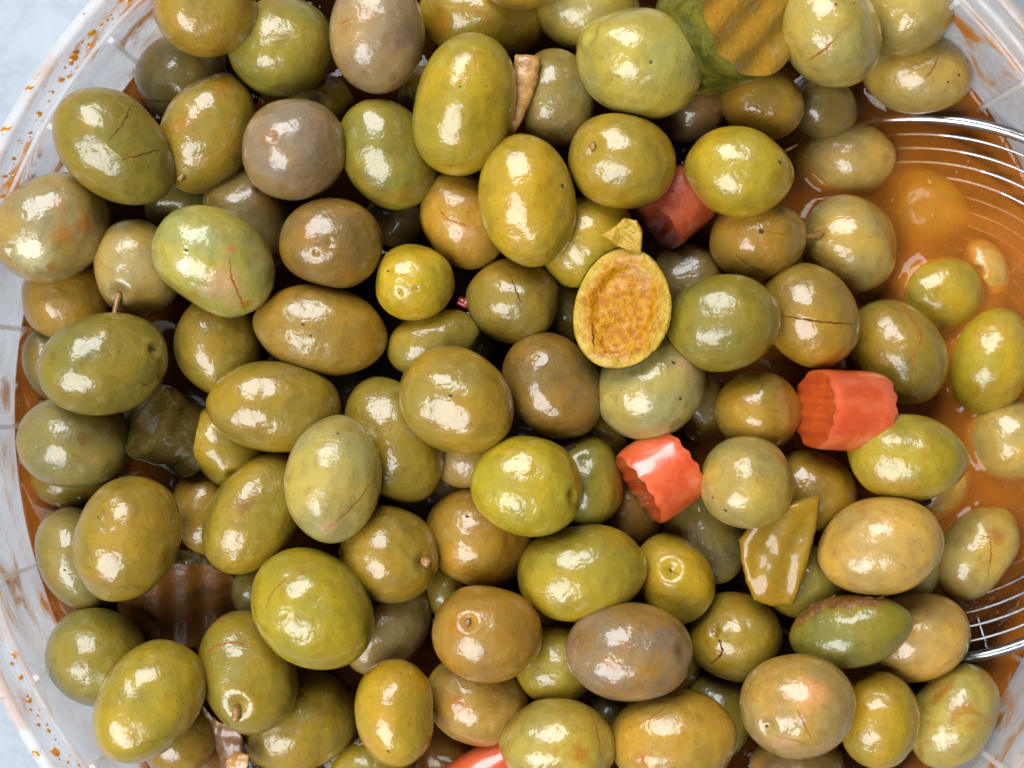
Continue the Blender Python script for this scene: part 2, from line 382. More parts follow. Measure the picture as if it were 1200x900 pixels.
# x, y, half length, half width, angle of the long side, layer (0 = top), tone, label; d = pits (x, y, radius, depth), s = stalks, c = cracks, m = marks, q = specks
O(240,10,60,57,20,0,'o','brownish green olive cut off by the top edge, beside the clear tub rim', st=.4, m=[(255,60,16,BR,.7)])
O(216,95,58,52,25,1.9,'k','dark green olive pressed against the tub wall below the top edge, cracked across', c=[('crack',[(165,117),(190,119),(212,118)],2.0)])
O(331,55,60,58,0,0,'g','smooth round fresh green olive near the top edge, above a brown round one', st=.15)
O(245,156,71,54,-68,.8,'o','orange stained olive with a small nub at its lower end, near the upper tub rim', st=.9, s=[(214,206,7,-.6,.8,8)], m=[(262,100,12,OR,.8),(215,150,22,OR,.5)])
O(134,172,80,58,40,0,'g','large green olive lying over the tub rim with two thin skin cracks', c=[('crack',[(154,123),(147,140),(138,153),(126,165)],1.6),('crack_pale',[(122,167),(130,176),(143,186)],2.2),('crack',[(143,187),(165,181),(187,175)],1.8)])
O(344,175,61,59,0,.05,'p','round purplish brown olive with a small rusty scar, near the top edge', st=.3, m=[(318,160,14,OR,.7),(370,150,34,PU,.5)], d=[(318,161,5,2)], tint=(130,110,84))
O(63,266,71,61,-28,0,'k','large stained olive over the tub wall with a pale bare end and rusty rings', st=.8, m=[(37,300,30,PALE,.9),(75,275,18,OR,.8),(100,262,15,OR,.9),(60,312,14,OR,.6),(70,240,14,OR,.6)], d=[(12,293,5,2.5)], tint=(132,116,72))
O(213,245,42,34,10,2.2,'k','small dim olive wedged deep beside the pink scarred olive')
O(293,256,62,50,62,1.3,'k','dark greenish olive with a stalk pit, partly under the pink scarred olive', d=[(306,221,6,4)], m=[(300,270,20,BR,.4)])
O(251,306,76,58,35,-.1,'l','pale green olive with a pink scarred patch and tiny red puncture', st=.15, m=[(262,335,30,PK,.85),(270,290,7,lin(190,90,70),.8),(287,357,9,OR,.9),(228,345,14,OR,.5),(213,312,14,lin(178,170,150),.7)], d=[(219,293,3,2.5)], q=[(219,293,3)], c=[('crack_orange',[(269,300),(271,325),(282,350),(288,366)],2.4)], tint=(142,134,78))
O(161,315,57,50,75,.45,'l','olive with a short thin stalk hanging down from a deep pit, beside the tub wall', d=[(139,344,9,5)], s=[(139,344,32,-.15,1.0,10)], tint=(148,130,76))
O(82,351,56,46,0,1.4,'r','orange brown olive squeezed against the wall under the ringed stained one', st=1.0)
O(122,427,77,59,-13,0,'g','large smooth green olive with a dark pit at its inner end, by the tub wall', d=[(181,410,6,5)], q=[(181,410,3)], c=[('crack',[(163,447),(172,452),(176,449)],1.6)], st=.1)
O(256,404,60,52,80,.9,'o','plain olive standing upright below the pink scarred olive', st=.3)
O(56,425,42,30,80,2.0,'k','sliver of an olive in the brine between wall and the big pitted olive')
O(87,518,66,54,8,.95,'k','greyish green olive half sunk against the wall, with a brown bruise', m=[(100,514,12,BR,.8),(32,500,14,OR,.5)])
O(84,562,48,34,5,2.6,'o','submerged olive glimpsed in the brine beneath the greyish bruised one')
O(150,629,74,61,-64,0,'o','big oval olive near the wall, greenish yellow with a faint orange side', st=.5, m=[(186,600,22,OR,.4)], q=[(115,606,2)], c=[('crack_orange',[(170,697),(188,683),(200,668)],1.8)])
O(88,652,60,46,72,1.6,'k','dim grey green olive touching the wall behind the big oval one', q=[(76,668,2)])
O(112,703,46,30,10,2.4,'b','dark brown olive deep in the shade beside the tub wall')
O(113,770,61,57,20,.8,'g','round dull green olive at the lower wall, beside a dark crinkled gherkin slice', m=[(130,770,25,BR,.25)])
O(175,821,76,56,-52,-.1,'y','long yellow green olive overhanging the lower tub rim, topmost there', st=.4, m=[(210,755,12,OR,.5)], c=[('crack_orange',[(160,872),(180,868),(196,863)],1.8)])
O(291,787,72,55,72,0,'o','olive with a protruding stalk stub in a round pit and a skin fold', d=[(278,828,10,5)], s=[(277,830,15,-.1,1,11)], c=[('crack_orange',[(238,773),(250,757),(268,753),(285,755),(300,764)],2.6)])
O(366,713,76,66,45,-.1,'y','large plump greenish yellow olive with a faint crack at its upper side', st=.15, c=[('crack_orange',[(312,715),(317,697),(328,685),(336,677)],2.0)], m=[(348,672,16,OR,.5)])
O(266,524,52,43,40,1.0,'y','yellowish olive with a pit at its lower end, under two bigger olives', d=[(273,557,6,4)], q=[(273,557,3)], st=.5)
O(325,476,77,52,4,-.05,'o','long horizontal olive with crinkled shine, just above the pale scratched one', m=[(347,497,9,OR,.4)])
O(296,603,76,53,-55,.35,'o','slanting olive with a brown worn top, partly under the pale scratched one', st=.4, m=[(285,590,16,BR,.7),(300,580,20,BR,.4)])
O(390,561,70,57,-82,-.25,'l','pale grey green olive with a long reddish scratch, lying on top', st=.1, c=[('crack_orange',[(386,618),(402,604),(418,588),(430,572),(440,560)],2.0)], m=[(386,618,14,PK,.8),(405,503,16,BR,.35)], q=[(396,508,2.4)], tint=(142,132,84))
O(238,600,50,34,80,2.0,'r','dim narrow olive deep between the big oval and the slanting olive')
O(378,387,74,51,9,0,'r','long smooth golden brown olive with two tiny specks', st=.3, q=[(355,380,2.6),(364,393,2.0)], m=[(330,380,16,OR,.4)])
O(388,285,60,52,5,.35,'b','rounded brown olive with a puckered wet spot, among darker gaps', st=.8, m=[(358,270,12,OR,.7),(412,322,16,OR,.6)], d=[(388,284,5,1.5),(370,296,3,1.5)])
O(485,331,48,46,0,.6,'Y','small nearly round yellow olive with three tiny pits', d=[(455,318,4,1.5),(468,343,4,1.5),(488,338,3,1.2)], q=[(455,318,2.4),(468,343,2.2),(489,338,1.6)], c=[('crack_orange',[(466,322),(480,322)],1.4)], st=.2)
O(454,181,68,53,58,.2,'g','green olive with wrinkled lower end, between brown and tall yellow olives', st=.3, c=[('crack_orange',[(413,198),(424,208),(433,220)],1.6)], m=[(465,229,10,OR,.6),(476,142,7,OR,.6)])
O(442,40,69,55,85,0,'p','purplish brown olive with bruised side, cut by the top edge', m=[(478,45,26,PU,.8),(425,85,20,PU,.4),(405,25,20,PU,.3)], c=[('crack_orange',[(396,30),(404,26),(414,20)],2.0),('crack_orange',[(410,60),(414,72)],1.3)], tint=(134,114,82))
O(545,124,83,59,-76,-.2,'y','tall smooth yellow green olive standing on top beside a tan peel strip', st=.15, d=[(540,101,3,1.5)], q=[(539,101,2.2)], c=[('crack_orange',[(500,184),(525,194),(548,193)],1.5)])
O(565,22,71,47,10,.6,'y','yellow olive with orange end tucked under the tall one at the top', st=1.0, m=[(515,25,22,OR,.7)])
O(612,-32,52,46,0,.1,'r','olive of which only the bottom edge enters the frame at the top')
O(650,118,59,47,88,.7,'k','dull green olive standing behind the tan peel strip', m=[(656,116,7,PK,.6)])
O(690,10,63,52,10,.5,'l','pale olive behind the largest top olive, cut by the top edge', st=.15)
O(749,73,76,63,22,-.15,'l','large pale olive with one dark speck, beside the crinkled gherkin chunk', st=0, q=[(762,73,3.0)], d=[(762,73,4,1.0),(693,40,9,4)])
O(811,131,43,34,-20,1.6,'p','small pinkish olive peeping out under the large pale speckled one', st=.3)
O(893,121,49,42,20,1.0,'r','olive under the gherkin chunk, half golden and half dull green', st=.3)
O(729,189,63,57,12,0,'y','round yellow olive with a ringed stalk dot, above a brownish carrot piece', d=[(695,172,9,3)], s=[(695,172,4,0,0,9)], st=.2)
O(865,202,61,53,5,0,'Y','bright yellow olive just above the cracked one with a stalk', st=.2, q=[(914,190,3)])
O(972,38,63,57,60,0,'l','pale olive with a short orange gash, right beside the gherkin chunk at the top', c=[('crack_orange',[(945,72),(955,66),(968,56),(983,42)],3.0)], q=[(979,5,2),(1000,4,1.5)], st=.15)
O(1062,12,58,52,-35,.25,'l','dull pale olive at the top edge, overlapping one with orange scratches', st=.1)
O(963,125,40,37,20,1.9,'k','small grey green olive standing in brine below the gashed pale one')
O(1074,86,64,47,3,1.0,'l','olive with orange scratches wedged between tub wall and wire skimmer rim', c=[('crack_orange',[(1082,62),(1087,50)],2.4),('crack_orange',[(1084,92),(1094,79),(1100,65)],2.8)], q=[(1124,88,2.4),(1111,96,2)], st=.2)
O(990,187,57,44,-5,0,'t','tan olive with only its cap above the brine, near the skimmer rim', z=-138, st=.2, m=[(1040,185,10,OR,.5)])
O(997,285,59,54,35,0,'l','olive in brine whose stalk points across to its cracked neighbour', z=-104, d=[(962,276,6,4)], s=[(963,275,38,-1,.05,9)], st=.3)
O(888,280,54,49,-20,.7,'r','olive with branching cracks and rusty skin under the bright yellow one', st=.8, c=[('crack_orange',[(892,270),(906,273),(925,276)],2.6),('crack_orange',[(888,262),(892,270)],1.8),('crack',[(862,298),(880,312),(900,320)],1.6)], q=[(892,271,4)], m=[(905,290,26,OR,.5)])
O(950,370,63,54,50,.6,'o','olive split by one straight dark crack, above the coral carrot piece', c=[('crack',[(912,369),(935,373),(960,377),(985,379),(1002,380)],2.2)], st=.4)
O(1052,412,65,53,50,1.7,'o','olive with a long winding reddish crack, standing in brine', c=[('crack_orange',[(1040,357),(1062,368),(1077,382),(1080,395),(1072,412),(1068,432),(1066,455)],2.6)], st=.3, m=[(1062,365,14,OR,.6)])
O(1078,245,56,48,10,0,'Y','golden olive wholly under the orange brine near the skimmer wires', z=-181)
O(1096,346,55,47,-10,0,'Y','yellow olive mostly under brine with a small shiny cap', z=-146)
O(1156,312,34,23,60,0,'t','small olive tip with a pit poking from the brine by the skimmer', z=-138, d=[(1146,318,6,5)], q=[(1147,320,3)])
O(1160,424,63,48,-68,0,'Y','yellow olive in brine ringed by a bright waterline near the frame edge', z=-124)
O(1182,516,52,47,20,0,'t','tan olive in brine cut by the side edge of the picture', z=-134)
O(1062,537,69,50,4,.35,'y','oval yellow olive touching the end of the coral carrot piece', st=.7, m=[(1085,533,10,OR,.6)])
O(1094,575,46,34,-30,0,'t','tan olive barely showing in brine under the one by the carrot', z=-150)
O(1030,640,72,57,-10,.15,'t','smooth plump cream yellow olive beside the skimmer side of the brine', st=.1, c=[('crack_orange',[(1054,659),(1062,667)],1.3)])
O(1062,676,42,34,-40,1.9,'l','pale olive mostly hidden under the plump cream yellow one')
O(1143,648,59,45,-50,0,'l','olive in brine with a bright waterline and a reddish side crack', z=-122, c=[('crack_orange',[(1145,625),(1160,630),(1162,650),(1157,680)],2.2)], m=[(1168,630,14,OR,.7)])
O(1074,746,63,51,-12,.75,'t','tan orange olive resting against the wire skimmer rim', st=.25)
O(996,739,69,44,-10,.3,'g','green olive with torn brown skin along its upper edge', torn=[(938,722),(955,708),(975,700),(995,703),(1015,698),(1028,700)], m=[(960,708,22,TORN,.9),(990,702,16,TORN,.9),(1012,698,12,TORN,.8),(936,730,12,TORN,.8)])
O(1116,839,62,50,-62,.55,'l','orange mottled olive in the lower corner against the tub wall', st=1.0, m=[(1125,832,20,OR,.7),(1105,810,14,OR,.6),(1140,850,12,OR,.6)])
O(1030,843,57,48,88,.4,'y','plain upright yellow olive at the bottom, beside the orange mottled corner one', st=.3, m=[(1012,862,10,OR,.4)])
O(935,827,66,60,5,-.1,'l','large round olive with a pit and pink orange scarred skin near the bottom', d=[(899,851,8,4)], q=[(899,851,3.4)], st=.5, m=[(950,812,24,lin(205,140,80),.9),(918,868,16,PK,.8),(918,820,10,OR,.5)], c=[('crack_orange',[(934,832),(943,850),(951,868)],2.2),('crack_orange',[(905,862),(925,866),(948,872)],1.6)], tint=(148,130,74))
O(935,896,52,38,0,1.7,'b','brownish olive beneath the scarred round one at the bottom edge', st=.6)
O(860,744,55,53,30,.6,'o','round olive with a dark hooked split in its skin', d=[(838,741,5,3)], c=[('crack',[(838,741),(844,752),(847,762),(843,770),(832,778)],3.6)], m=[(838,737,10,BR,.7)])
O(776,770,42,46,80,1.6,'o','olive edge showing behind the big wrinkled brown olive')
O(737,764,73,56,3,-.1,'p','large wrinkled brown olive with frosty shine, lying on top near the bottom', st=0.90, m=[(680,750,18,BR,.7),(735,760,12,OR,.6),(765,783,9,OR,.6)], d=[(801,762,9,3)], tint=(124,102,70))
O(682,670,75,56,-7,-.1,'y','large glossy yellow green olive, topmost above the wrinkled brown one', st=.2)
O(660,708,42,30,10,1.3,'o','thin sliver of olive under the large glossy yellow green one')
O(790,678,53,43,65,.5,'Y','yellow olive with a star shaped puckered pit', d=[(787,668,8,5)], q=[(787,669,3)], c=[('crack',[(783,666),(790,672),(797,674)],1.8)], st=.2)
O(571,741,62,56,10,0,'r','round golden olive with a brown stalk dot and orange flush', d=[(548,730,7,4)], s=[(548,730,5,0,0,8)], st=1.0, m=[(535,735,16,OR,.6),(600,745,18,OR,.5)])
O(619,570,66,58,12,-.1,'Y','shiny bright yellow olive with a small oval dent at one end', d=[(671,580,7,2.5)], m=[(671,580,6,BR,.7)], st=.4)
O(688,563,51,40,80,.8,'g','green olive with a black scab near a carrot piece', scab=(670,526), d=[(686,541,8,1.2)])
O(561,630,63,56,20,.6,'r','orange brown wet olive partly under the shiny bright yellow one', st=.8, q=[(547,605,3)], m=[(555,618,18,OR,.5)])
O(454,648,60,56,30,.2,'o','olive with an orange stalk stub set in a dark pit', d=[(496,658,8,4)], s=[(497,657,9,.3,.2,13)], st=.3)
O(535,470,66,58,32,-.1,'r','golden plump olive lying on top in the middle of the pile', st=.15, q=[(528,464,2.6)], m=[(570,482,9,BR,.3)])
O(461,516,74,52,66,.5,'o','elongated olive leaning under the golden plump middle one', st=.3)
O(509,402,55,38,-15,1.1,'o','low lying dark olive just above the golden plump middle one', st=.2)
O(552,404,28,27,0,1.9,'k','small dark sliver of olive behind a low lying olive')
O(604,353,53,49,10,.6,'o','round olive with a dark red crack, touching the halved olive side', c=[('crack',[(597,322),(603,335),(606,345),(612,357)],1.8),('crack_orange',[(590,318),(603,328)],1.4)], st=.5)
O(618,236,76,56,82,-.1,'Y','tall yellow olive with crinkled shine, upper middle of the pile', st=.2, c=[('crack_orange',[(585,298),(610,306),(640,298),(660,278)],1.6)], q=[(659,218,3)])
O(544,259,57,48,62,.8,'r','rusty veined olive leaning beside the tall yellow one', c=[('crack_orange',[(512,240),(522,255),(538,262),(552,265)],2.0)], m=[(548,278,20,PK,.5)], st=.5)
O(463,258,36,31,0,2.2,'k','deep grey olive between dark gaps under the wrinkled green one')
O(689,285,56,48,-50,.8,'y','yellow olive behind the halved olive and its torn flesh bit', st=.2)
O(806,325,41,37,20,1.7,'k','small olive half in dark brine behind a smooth green one')
O(849,378,64,55,-14,0,'g','smooth oval green olive near the halved one, unmarked', st=.2, m=[(882,405,14,OR,.3)])
O(763,456,65,57,-40,0,'p','large pale brownish olive just under the halved one', st=.1, q=[(789,425,3),(797,467,2.6)], m=[(800,430,26,lin(178,140,96),.6),(740,430,30,PU,.25)], tint=(142,124,80))
O(648,453,66,54,52,.25,'b','brown tinged olive between the golden plump one and the halved one', st=.6, m=[(680,465,22,PU,.5)])
O(666,367,36,26,80,2.0,'g','dim green olive seen in the gap beside the halved olive')
O(822,474,43,35,80,1.4,'k','small olive hidden between the pale brownish one and the brine')
O(887,482,49,47,0,1.0,'r','round golden olive beside the coral carrot cut end', c=[('crack_orange',[(898,480),(915,482)],1.4)], st=.6)
O(876,566,53,53,0,.2,'l','round pale spotted olive between the two carrot pieces', st=.5, q=[(835,583,2.2),(850,598,3)], m=[(917,540,14,OR,.6)])
O(950,575,53,46,20,1.5,'o','olive under the coral carrot piece, behind a gherkin wedge', st=.4)
O(940,682,47,42,0,1.4,'g','green olive half hidden behind the golden gherkin wedge')
O(824,626,59,46,62,1.1,'k','dull olive below the tilted carrot piece, brownish at its foot', m=[(845,655,26,PU,.5)], st=.2)
O(737,595,45,35,62,1.5,'b','dark brown olive in shade beside the tilted carrot piece', st=.5)
O(704,508,32,27,30,1.8,'o','small olive tucked behind the tilted carrot and the brown tinged one')
O(650,779,48,45,0,1.1,'y','yellow green olive in the gap beside the wrinkled brown one', st=.2)
O(560,820,58,51,22,.9,'r','rusty olive with bright shine below the stalk dotted golden one', tint=(149,119,59), st=1.0, m=[(535,825,16,OR,.8)])
O(465,835,61,48,86,.1,'r','upright smooth golden olive at the bottom, with a tiny end dot', tint=(154,130,34), q=[(455,881,2.4)], st=.4)
O(352,845,71,57,-27,.65,'o','broad olive with a cracked foot at the bottom, behind the stalk stub one', c=[('crack_orange',[(362,898),(372,890),(377,878)],1.8),('crack',[(332,828),(345,820),(356,813)],1.6)], m=[(395,810,26,BR,.4)])
O(436,904,55,44,0,1.2,'y','yellow olive cut by the bottom edge under the upright golden one')
O(653,873,66,54,5,.1,'l','olive with an orange blot at the bottom edge beside an orange carrot', tint=(149,132,62), m=[(680,884,14,OR,.9)], st=.4, c=[('crack_orange',[(690,830),(698,850),(702,872),(702,890)],1.6)])
O(790,867,73,61,-5,0,'r','large golden mottled olive at the bottom edge', st=0.60, c=[('crack_orange',[(745,850),(765,840),(780,828)],1.4)], m=[(752,890,16,OR,.7)], tint=(144,122,44))
O(838,836,53,43,80,1.1,'g','green olive between the golden mottled and the scarred round ones')
O(720,836,37,31,0,1.7,'k','small dim olive with shine under the wrinkled brown one')
O(455,737,61,42,-50,.9,'p','long brownish olive slanting under the plump greenish yellow one', tint=(126,107,62), st=.2)
O(522,694,31,24,80,1.8,'g','small green olive showing between stalk stub and golden olives')
O(514,574,50,38,20,1.8,'k','dark olive deep in a gap below the elongated leaning olive')
O(550,536,42,36,0,1.2,'p','tan olive peeking from under the golden plump middle one', tint=(149,124,64))
O(374,120,38,34,0,1.9,'o','dim olive deep between the fresh green and purplish brown ones')
O(500,110,32,36,0,1.9,'o','dark sliver of olive beside the tall smooth yellow green one')
O(404,460,28,26,0,2.0,'k','dark olive sliver behind the long horizontal crinkled one')
O(300,694,28,32,0,2.0,'k','dark olive sliver beside the plump greenish yellow olive')
O(212,868,44,40,-40,1.3,'o','dull olive at the bottom under the long yellow green rim olive')
O(250,890,36,30,-60,1.7,'b','dark olive end in shade at the bottom edge beside the onion strip')
O(516,886,38,32,0,1.7,'b','dark brown olive beside the orange carrot at the bottom edge')

# ---- heights: push every fruit below those that overlap it in the pile
for i, d in enumerate(OL):
    d['a'] *= 1.02; d['b'] *= 1.02
    d['id'] = i; d['fixed'] = d.get('z') is not None
    if not d['fixed']: d['z'] = -55.0*d['lvl']
def pol(d, u):
    c, s_ = math.cos(math.radians(d['ang'])), math.sin(math.radians(d['ang']))
    p, q = u[0]*c+u[1]*s_, -u[0]*s_+u[1]*c
    return 1/math.sqrt((p/d['a'])**2+(q/d['b'])**2)
order = sorted(OL, key=lambda d: d['lvl'] if not d['fixed'] else -d['z']/55.0)
for j, lo in enumerate(order):
    if lo['fixed']: continue
    for hi in order[:j]:
        dx, dy = lo['x']-hi['x'], lo['y']-hi['y']; dist = math.hypot(dx, dy)+1e-6
        u = (dx/dist, dy/dist); Rh = 0.95*(pol(hi, u)+pol(lo, u))
        if dist < Rh:
            Rv = 0.88*(min(hi['a'], hi['b'])+min(lo['a'], lo['b']))
            lo['z'] = min(lo['z'], hi['z']-Rv*math.sqrt(1-(dist/Rh)**2))
    lo['z'] = max(lo['z'], -230)

CAM = np.array([0, 0, D])
def ray(px, py):
    d = np.array([px-600, 450-py, -D]); return d/np.linalg.norm(d)
def hit(bvh, px, py):
    loc, nor, idx, dd = bvh.ray_cast(Vector(CAM), Vector(ray(px, py)))
    if loc is None: return None, None
    nor = np.array(nor); rd = ray(px, py)
    return np.array(loc), (-nor if nor@rd > 0 else nor)
def densify(pts, step, jit, rnd):
    out = []
    for (x0, y0), (x1, y1) in zip(pts[:-1], pts[1:]):
        n = max(1, int(math.hypot(x1-x0, y1-y0)/step))
        for k in range(n):
            out.append((x0+(x1-x0)*k/n+rnd.uniform(-jit, jit), y0+(y1-y0)*k/n+rnd.uniform(-jit, jit)))
    out.append(pts[-1]); return out
def ribbon(bvh, pts, width, rnd, raise_=0.35):
    P = []
    for q in densify(pts, 2.6, 0.8, rnd):
        h, n = hit(bvh, *q)
        if h is not None: P.append((h, n))
    if len(P) < 3: return None, None
    v, f = [], []
    for i, (h, n) in enumerate(P):
        tg = P[min(i+1, len(P)-1)][0]-P[max(i-1, 0)][0]; tg /= np.linalg.norm(tg)+1e-9
        sd = np.cross(n, tg); sd /= np.linalg.norm(sd)+1e-9
        tp = min(1, 0.25+1.6*min(i, len(P)-1-i)/max(1, len(P)-1)*1.6)
        wd = width*0.40*tp*rnd.uniform(.45, 1.5)
        v += [h+sd*wd+n*.12, h+n*raise_*rnd.uniform(.7, 1.3), h-sd*wd+n*.12]
        if i: k = 3*i; f += [(k-3, k-2, k+1, k), (k-2, k-1, k+2, k+1)]
    return v, f
def tube(pts, radii, n=10, cap=True):
    pts = [np.asarray(p, float) for p in pts]; v, f = [], []
    up = np.array([.31, .2, .93])
    for i, p in enumerate(pts):
        tg = pts[min(i+1, len(pts)-1)]-pts[max(i-1, 0)]; tg /= np.linalg.norm(tg)
        e1 = np.cross(tg, up); e1 /= np.linalg.norm(e1); e2 = np.cross(tg, e1)
        for k in range(n):
            a = 2*math.pi*k/n; v.append(p+(e1*math.cos(a)+e2*math.sin(a))*radii[i])
        if i:
            for k in range(n): f.append(((i-1)*n+k, (i-1)*n+(k+1) % n, i*n+(k+1) % n, i*n+k))
    if cap: f.append(tuple(range(n))[::-1]); f.append(tuple(range((len(pts)-1)*n, len(pts)*n)))
    return v, f
def rough_blob(c, ax, seed, n=10, amp=.18):
    V, F = SPHB; nz = wave_noise(seed, 8, 1.5, 4.5)
    return c+(V*(1+amp*nz(V))[:, None]) @ np.array(ax), F
SPHB = cube_sphere(7)

def olive_frame(d):
    c = U(d['x'], d['y'], d['z']); v = (CAM-c)/np.linalg.norm(CAM-c); k = (D-d['z'])/D
    ca, sa = math.cos(math.radians(d['ang'])), math.sin(math.radians(d['ang']))
    ea = np.array([ca, -sa, 0])*d['a']*k; eb = np.array([-sa, -ca, 0])*d['b']*k
    ea -= v*(ea@v); eb -= v*(eb@v)
    r = min(d['a'], d['b'])*k; asp = d['a']/d['b']
    ec = v*r*(1.10 if asp < 1.12 else 1.0)
    return c, ea, eb, ec, v
for d in OL:
    rnd = random.Random(d['id']*17+3)
    V, F = SPH[34 if d.get('d') or d.get('m') else 22]
    c, ea, eb, ec, v = olive_frame(d)
    Mx = np.stack([ea, eb, ec])
    # poles of the fruit
    if d.get('d'):
        px, py = d['d'][0][:2]; off = np.array([px-d['x'], py-d['y']])
        ca, sa = math.cos(math.radians(d['ang'])), math.sin(math.radians(d['ang']))
        al, be = (off[0]*ca+off[1]*sa)/d['a'], (-off[0]*sa+off[1]*ca)/d['b']
        h2 = al*al+be*be
        if h2 > .96: al, be = al*math.sqrt(.96/h2), be*math.sqrt(.96/h2); h2 = .96
        pole = np.array([al, be, math.sqrt(1-h2)])
    else:
        tl = rnd.uniform(-.5, .3); pole = np.array([math.cos(tl)*rnd.choice((-1, 1)), 0, math.sin(tl)])
    n = 2.12
    R = (np.abs(V)**n).sum(axis=1)**(-1/n)
    R = 1+(R-1)*0.8
    dp = V@pole
    R *= 1+rnd.uniform(.0, .05)*np.clip(dp, 0, 1)**10+rnd.uniform(.02, .085)*np.clip(-dp, 0, 1)**14
    for _ in range(3):                  # soft flats and dents where neighbours press
        fd = np.array([rnd.gauss(0, 1) for _ in range(3)]); fd /= np.linalg.norm(fd)
        R -= rnd.uniform(.02, .10)*np.clip((V@fd-.72)/.28, 0, 1)**2
    R *= 1+0.026*wave_noise(d['id'], 5, .8, 1.8)(V)+0.0115*wave_noise(d['id']+500, 9, 3.0, 5.5)(V)+0.0022*wave_noise(d['id']+900, 12, 7, 11)(V)
    P = c+(V*R[:, None])@Mx
    G = V@np.linalg.inv(Mx).T; G /= np.linalg.norm(G, axis=1)[:, None]
    bv0 = BVHTree.FromPolygons(P.tolist(), F)
    for (px, py, r, dep) in d.get('d', []):
        h, nn = hit(bv0, px, py)
        if h is None: continue
        ds = np.linalg.norm(P-h, axis=1)
        P = P+G*((-1.5*dep*np.exp(-(ds/r)**2)+0.30*dep*np.exp(-((ds-1.9*r)/(.7*r))**2))[:, None])
    ob = mesh_obj('olive', P, F, M['olive'], origin=c)
    tint = d.get('tint') or TONE[d['tone']]
    tint = tuple(min(255, max(0, q*rnd.uniform(.96, 1.04))) for q in tint)
    ob['tint'] = list(lin(*tint)); ob['stain'] = d.get('st', .35)
    col = np.zeros((len(P), 4), np.float32); col[:, :3] = lin(*tint)
    for (px, py, r, cc, stg) in d.get('m', []):
        h, nn = hit(bv0, px, py)
        if h is None: continue
        ds = np.linalg.norm(P-h, axis=1); al = stg*np.clip(1.25-ds/r*0.9, 0, 1)
        msk = al > col[:, 3]; col[msk, :3] = cc; col[:, 3] = np.maximum(col[:, 3], al)
    ca_ = ob.data.color_attributes.new('mark', 'FLOAT_COLOR', 'POINT'); ca_.data.foreach_set('color', col.ravel())
    tag(ob, d['label'], 'olive', 'pickled olives heaped in the tub')
    d['P'] = P; d['ob'] = ob
    if d.get('c') or d.get('s') or d.get('q') or d.get('torn') or d.get('scab'):
        bv = BVHTree.FromPolygons(P.tolist(), F)
        for (mt, pts, wd) in d.get('c', []):
            vv, ff = ribbon(bv, pts, wd, rnd)
            if vv: part('crack', vv, ff, M[mt], ob)
        for (px, py, r) in d.get('q', []):
            h, nn = hit(bv, px, py)
            if h is None: continue
            e1 = np.cross(nn, [.3, .8, .1]); e1 /= np.linalg.norm(e1); e2 = np.cross(nn, e1)
            vv, ff = rough_blob(h, [e1*r*.85, e2*r*.6, nn*.4], d['id']); part('speck', vv, ff, M['blemish'], ob)
        for (px, py, ln, sx, sy, wd) in d.get('s', []):
            h, nn = hit(bv, px, py)
            if h is None: continue
            dr = np.array([sx, -sy, 0.0]); dr = dr/(np.linalg.norm(dr)+1e-6) if abs(sx)+abs(sy) > 0 else nn
            dr = dr+nn*(0.35 if ln > 10 else .8); dr /= np.linalg.norm(dr)
            pp = [h-nn*3, h+nn*1.0+dr*ln*.1, h+nn*1.5+dr*ln*.45+np.array([rnd.uniform(-1, 1), 0, 0]), h+nn*1.5+dr*ln*.8, h+nn*1.2+dr*ln]
            rr_ = [wd*.5, wd*.45, wd*.33, wd*.30, wd*.22] if ln > 20 else [wd*.5, wd*.5, wd*.46, wd*.44, wd*.34]
            vv, ff = tube(pp, rr_); part('stem', vv, ff, M['stem'], ob)
        if d.get('torn'):
            vv, ff = [], []
            for (px, py) in densify(d['torn'], 3, .6, rnd):
                rows_ = []
                for q_, off in enumerate((-2+rnd.uniform(-2, 2), 2.5, 6, 8+rnd.uniform(-2, 7))):
                    for back in (0, 3, 6):
                        h, nn = hit(bv, px, py+max(off, -3)+back)
                        if h is not None: break
                    if h is None: break
                    rows_.append(h+nn*(rnd.uniform(1.0, 3.0) if q_ in (1, 2) else .15))
                if len(rows_) < 4: continue
                k = len(vv); vv += rows_
                if k: ff += [(k-4+q, k-3+q, k+1+q, k+q) for q in range(3)]
            for (px, py) in densify(d['torn'], 16, 3, rnd):
                h, nn = hit(bv, px, py+4)
                if h is None: continue
                i0 = len(vv); a_, b_ = rough_blob(h, [np.array([rnd.uniform(4, 7), rnd.uniform(1, 6), 0]), np.array([rnd.uniform(-1, 1), rnd.uniform(1.5, 2.5), 0]), nn*rnd.uniform(1.5, 3)], rnd.randint(0, 999), amp=.3)
                vv += list(a_); ff += [tuple(q+i0 for q in fc) for fc in b_]
            o = part('torn_skin', vv, ff, M['torn'], ob); o['label'] = 'ragged brown torn skin'
        if d.get('scab'):
            h, nn = hit(bv, *d['scab'])
            vv, ff = rough_blob(h, [np.array([8.5, 2.5, 0]), np.array([-1.5, 4.2, 0]), nn*1.6], 5, amp=.2)
            o = part('scab', vv, ff, M['blemish'], ob); o['label'] = 'small black scab'
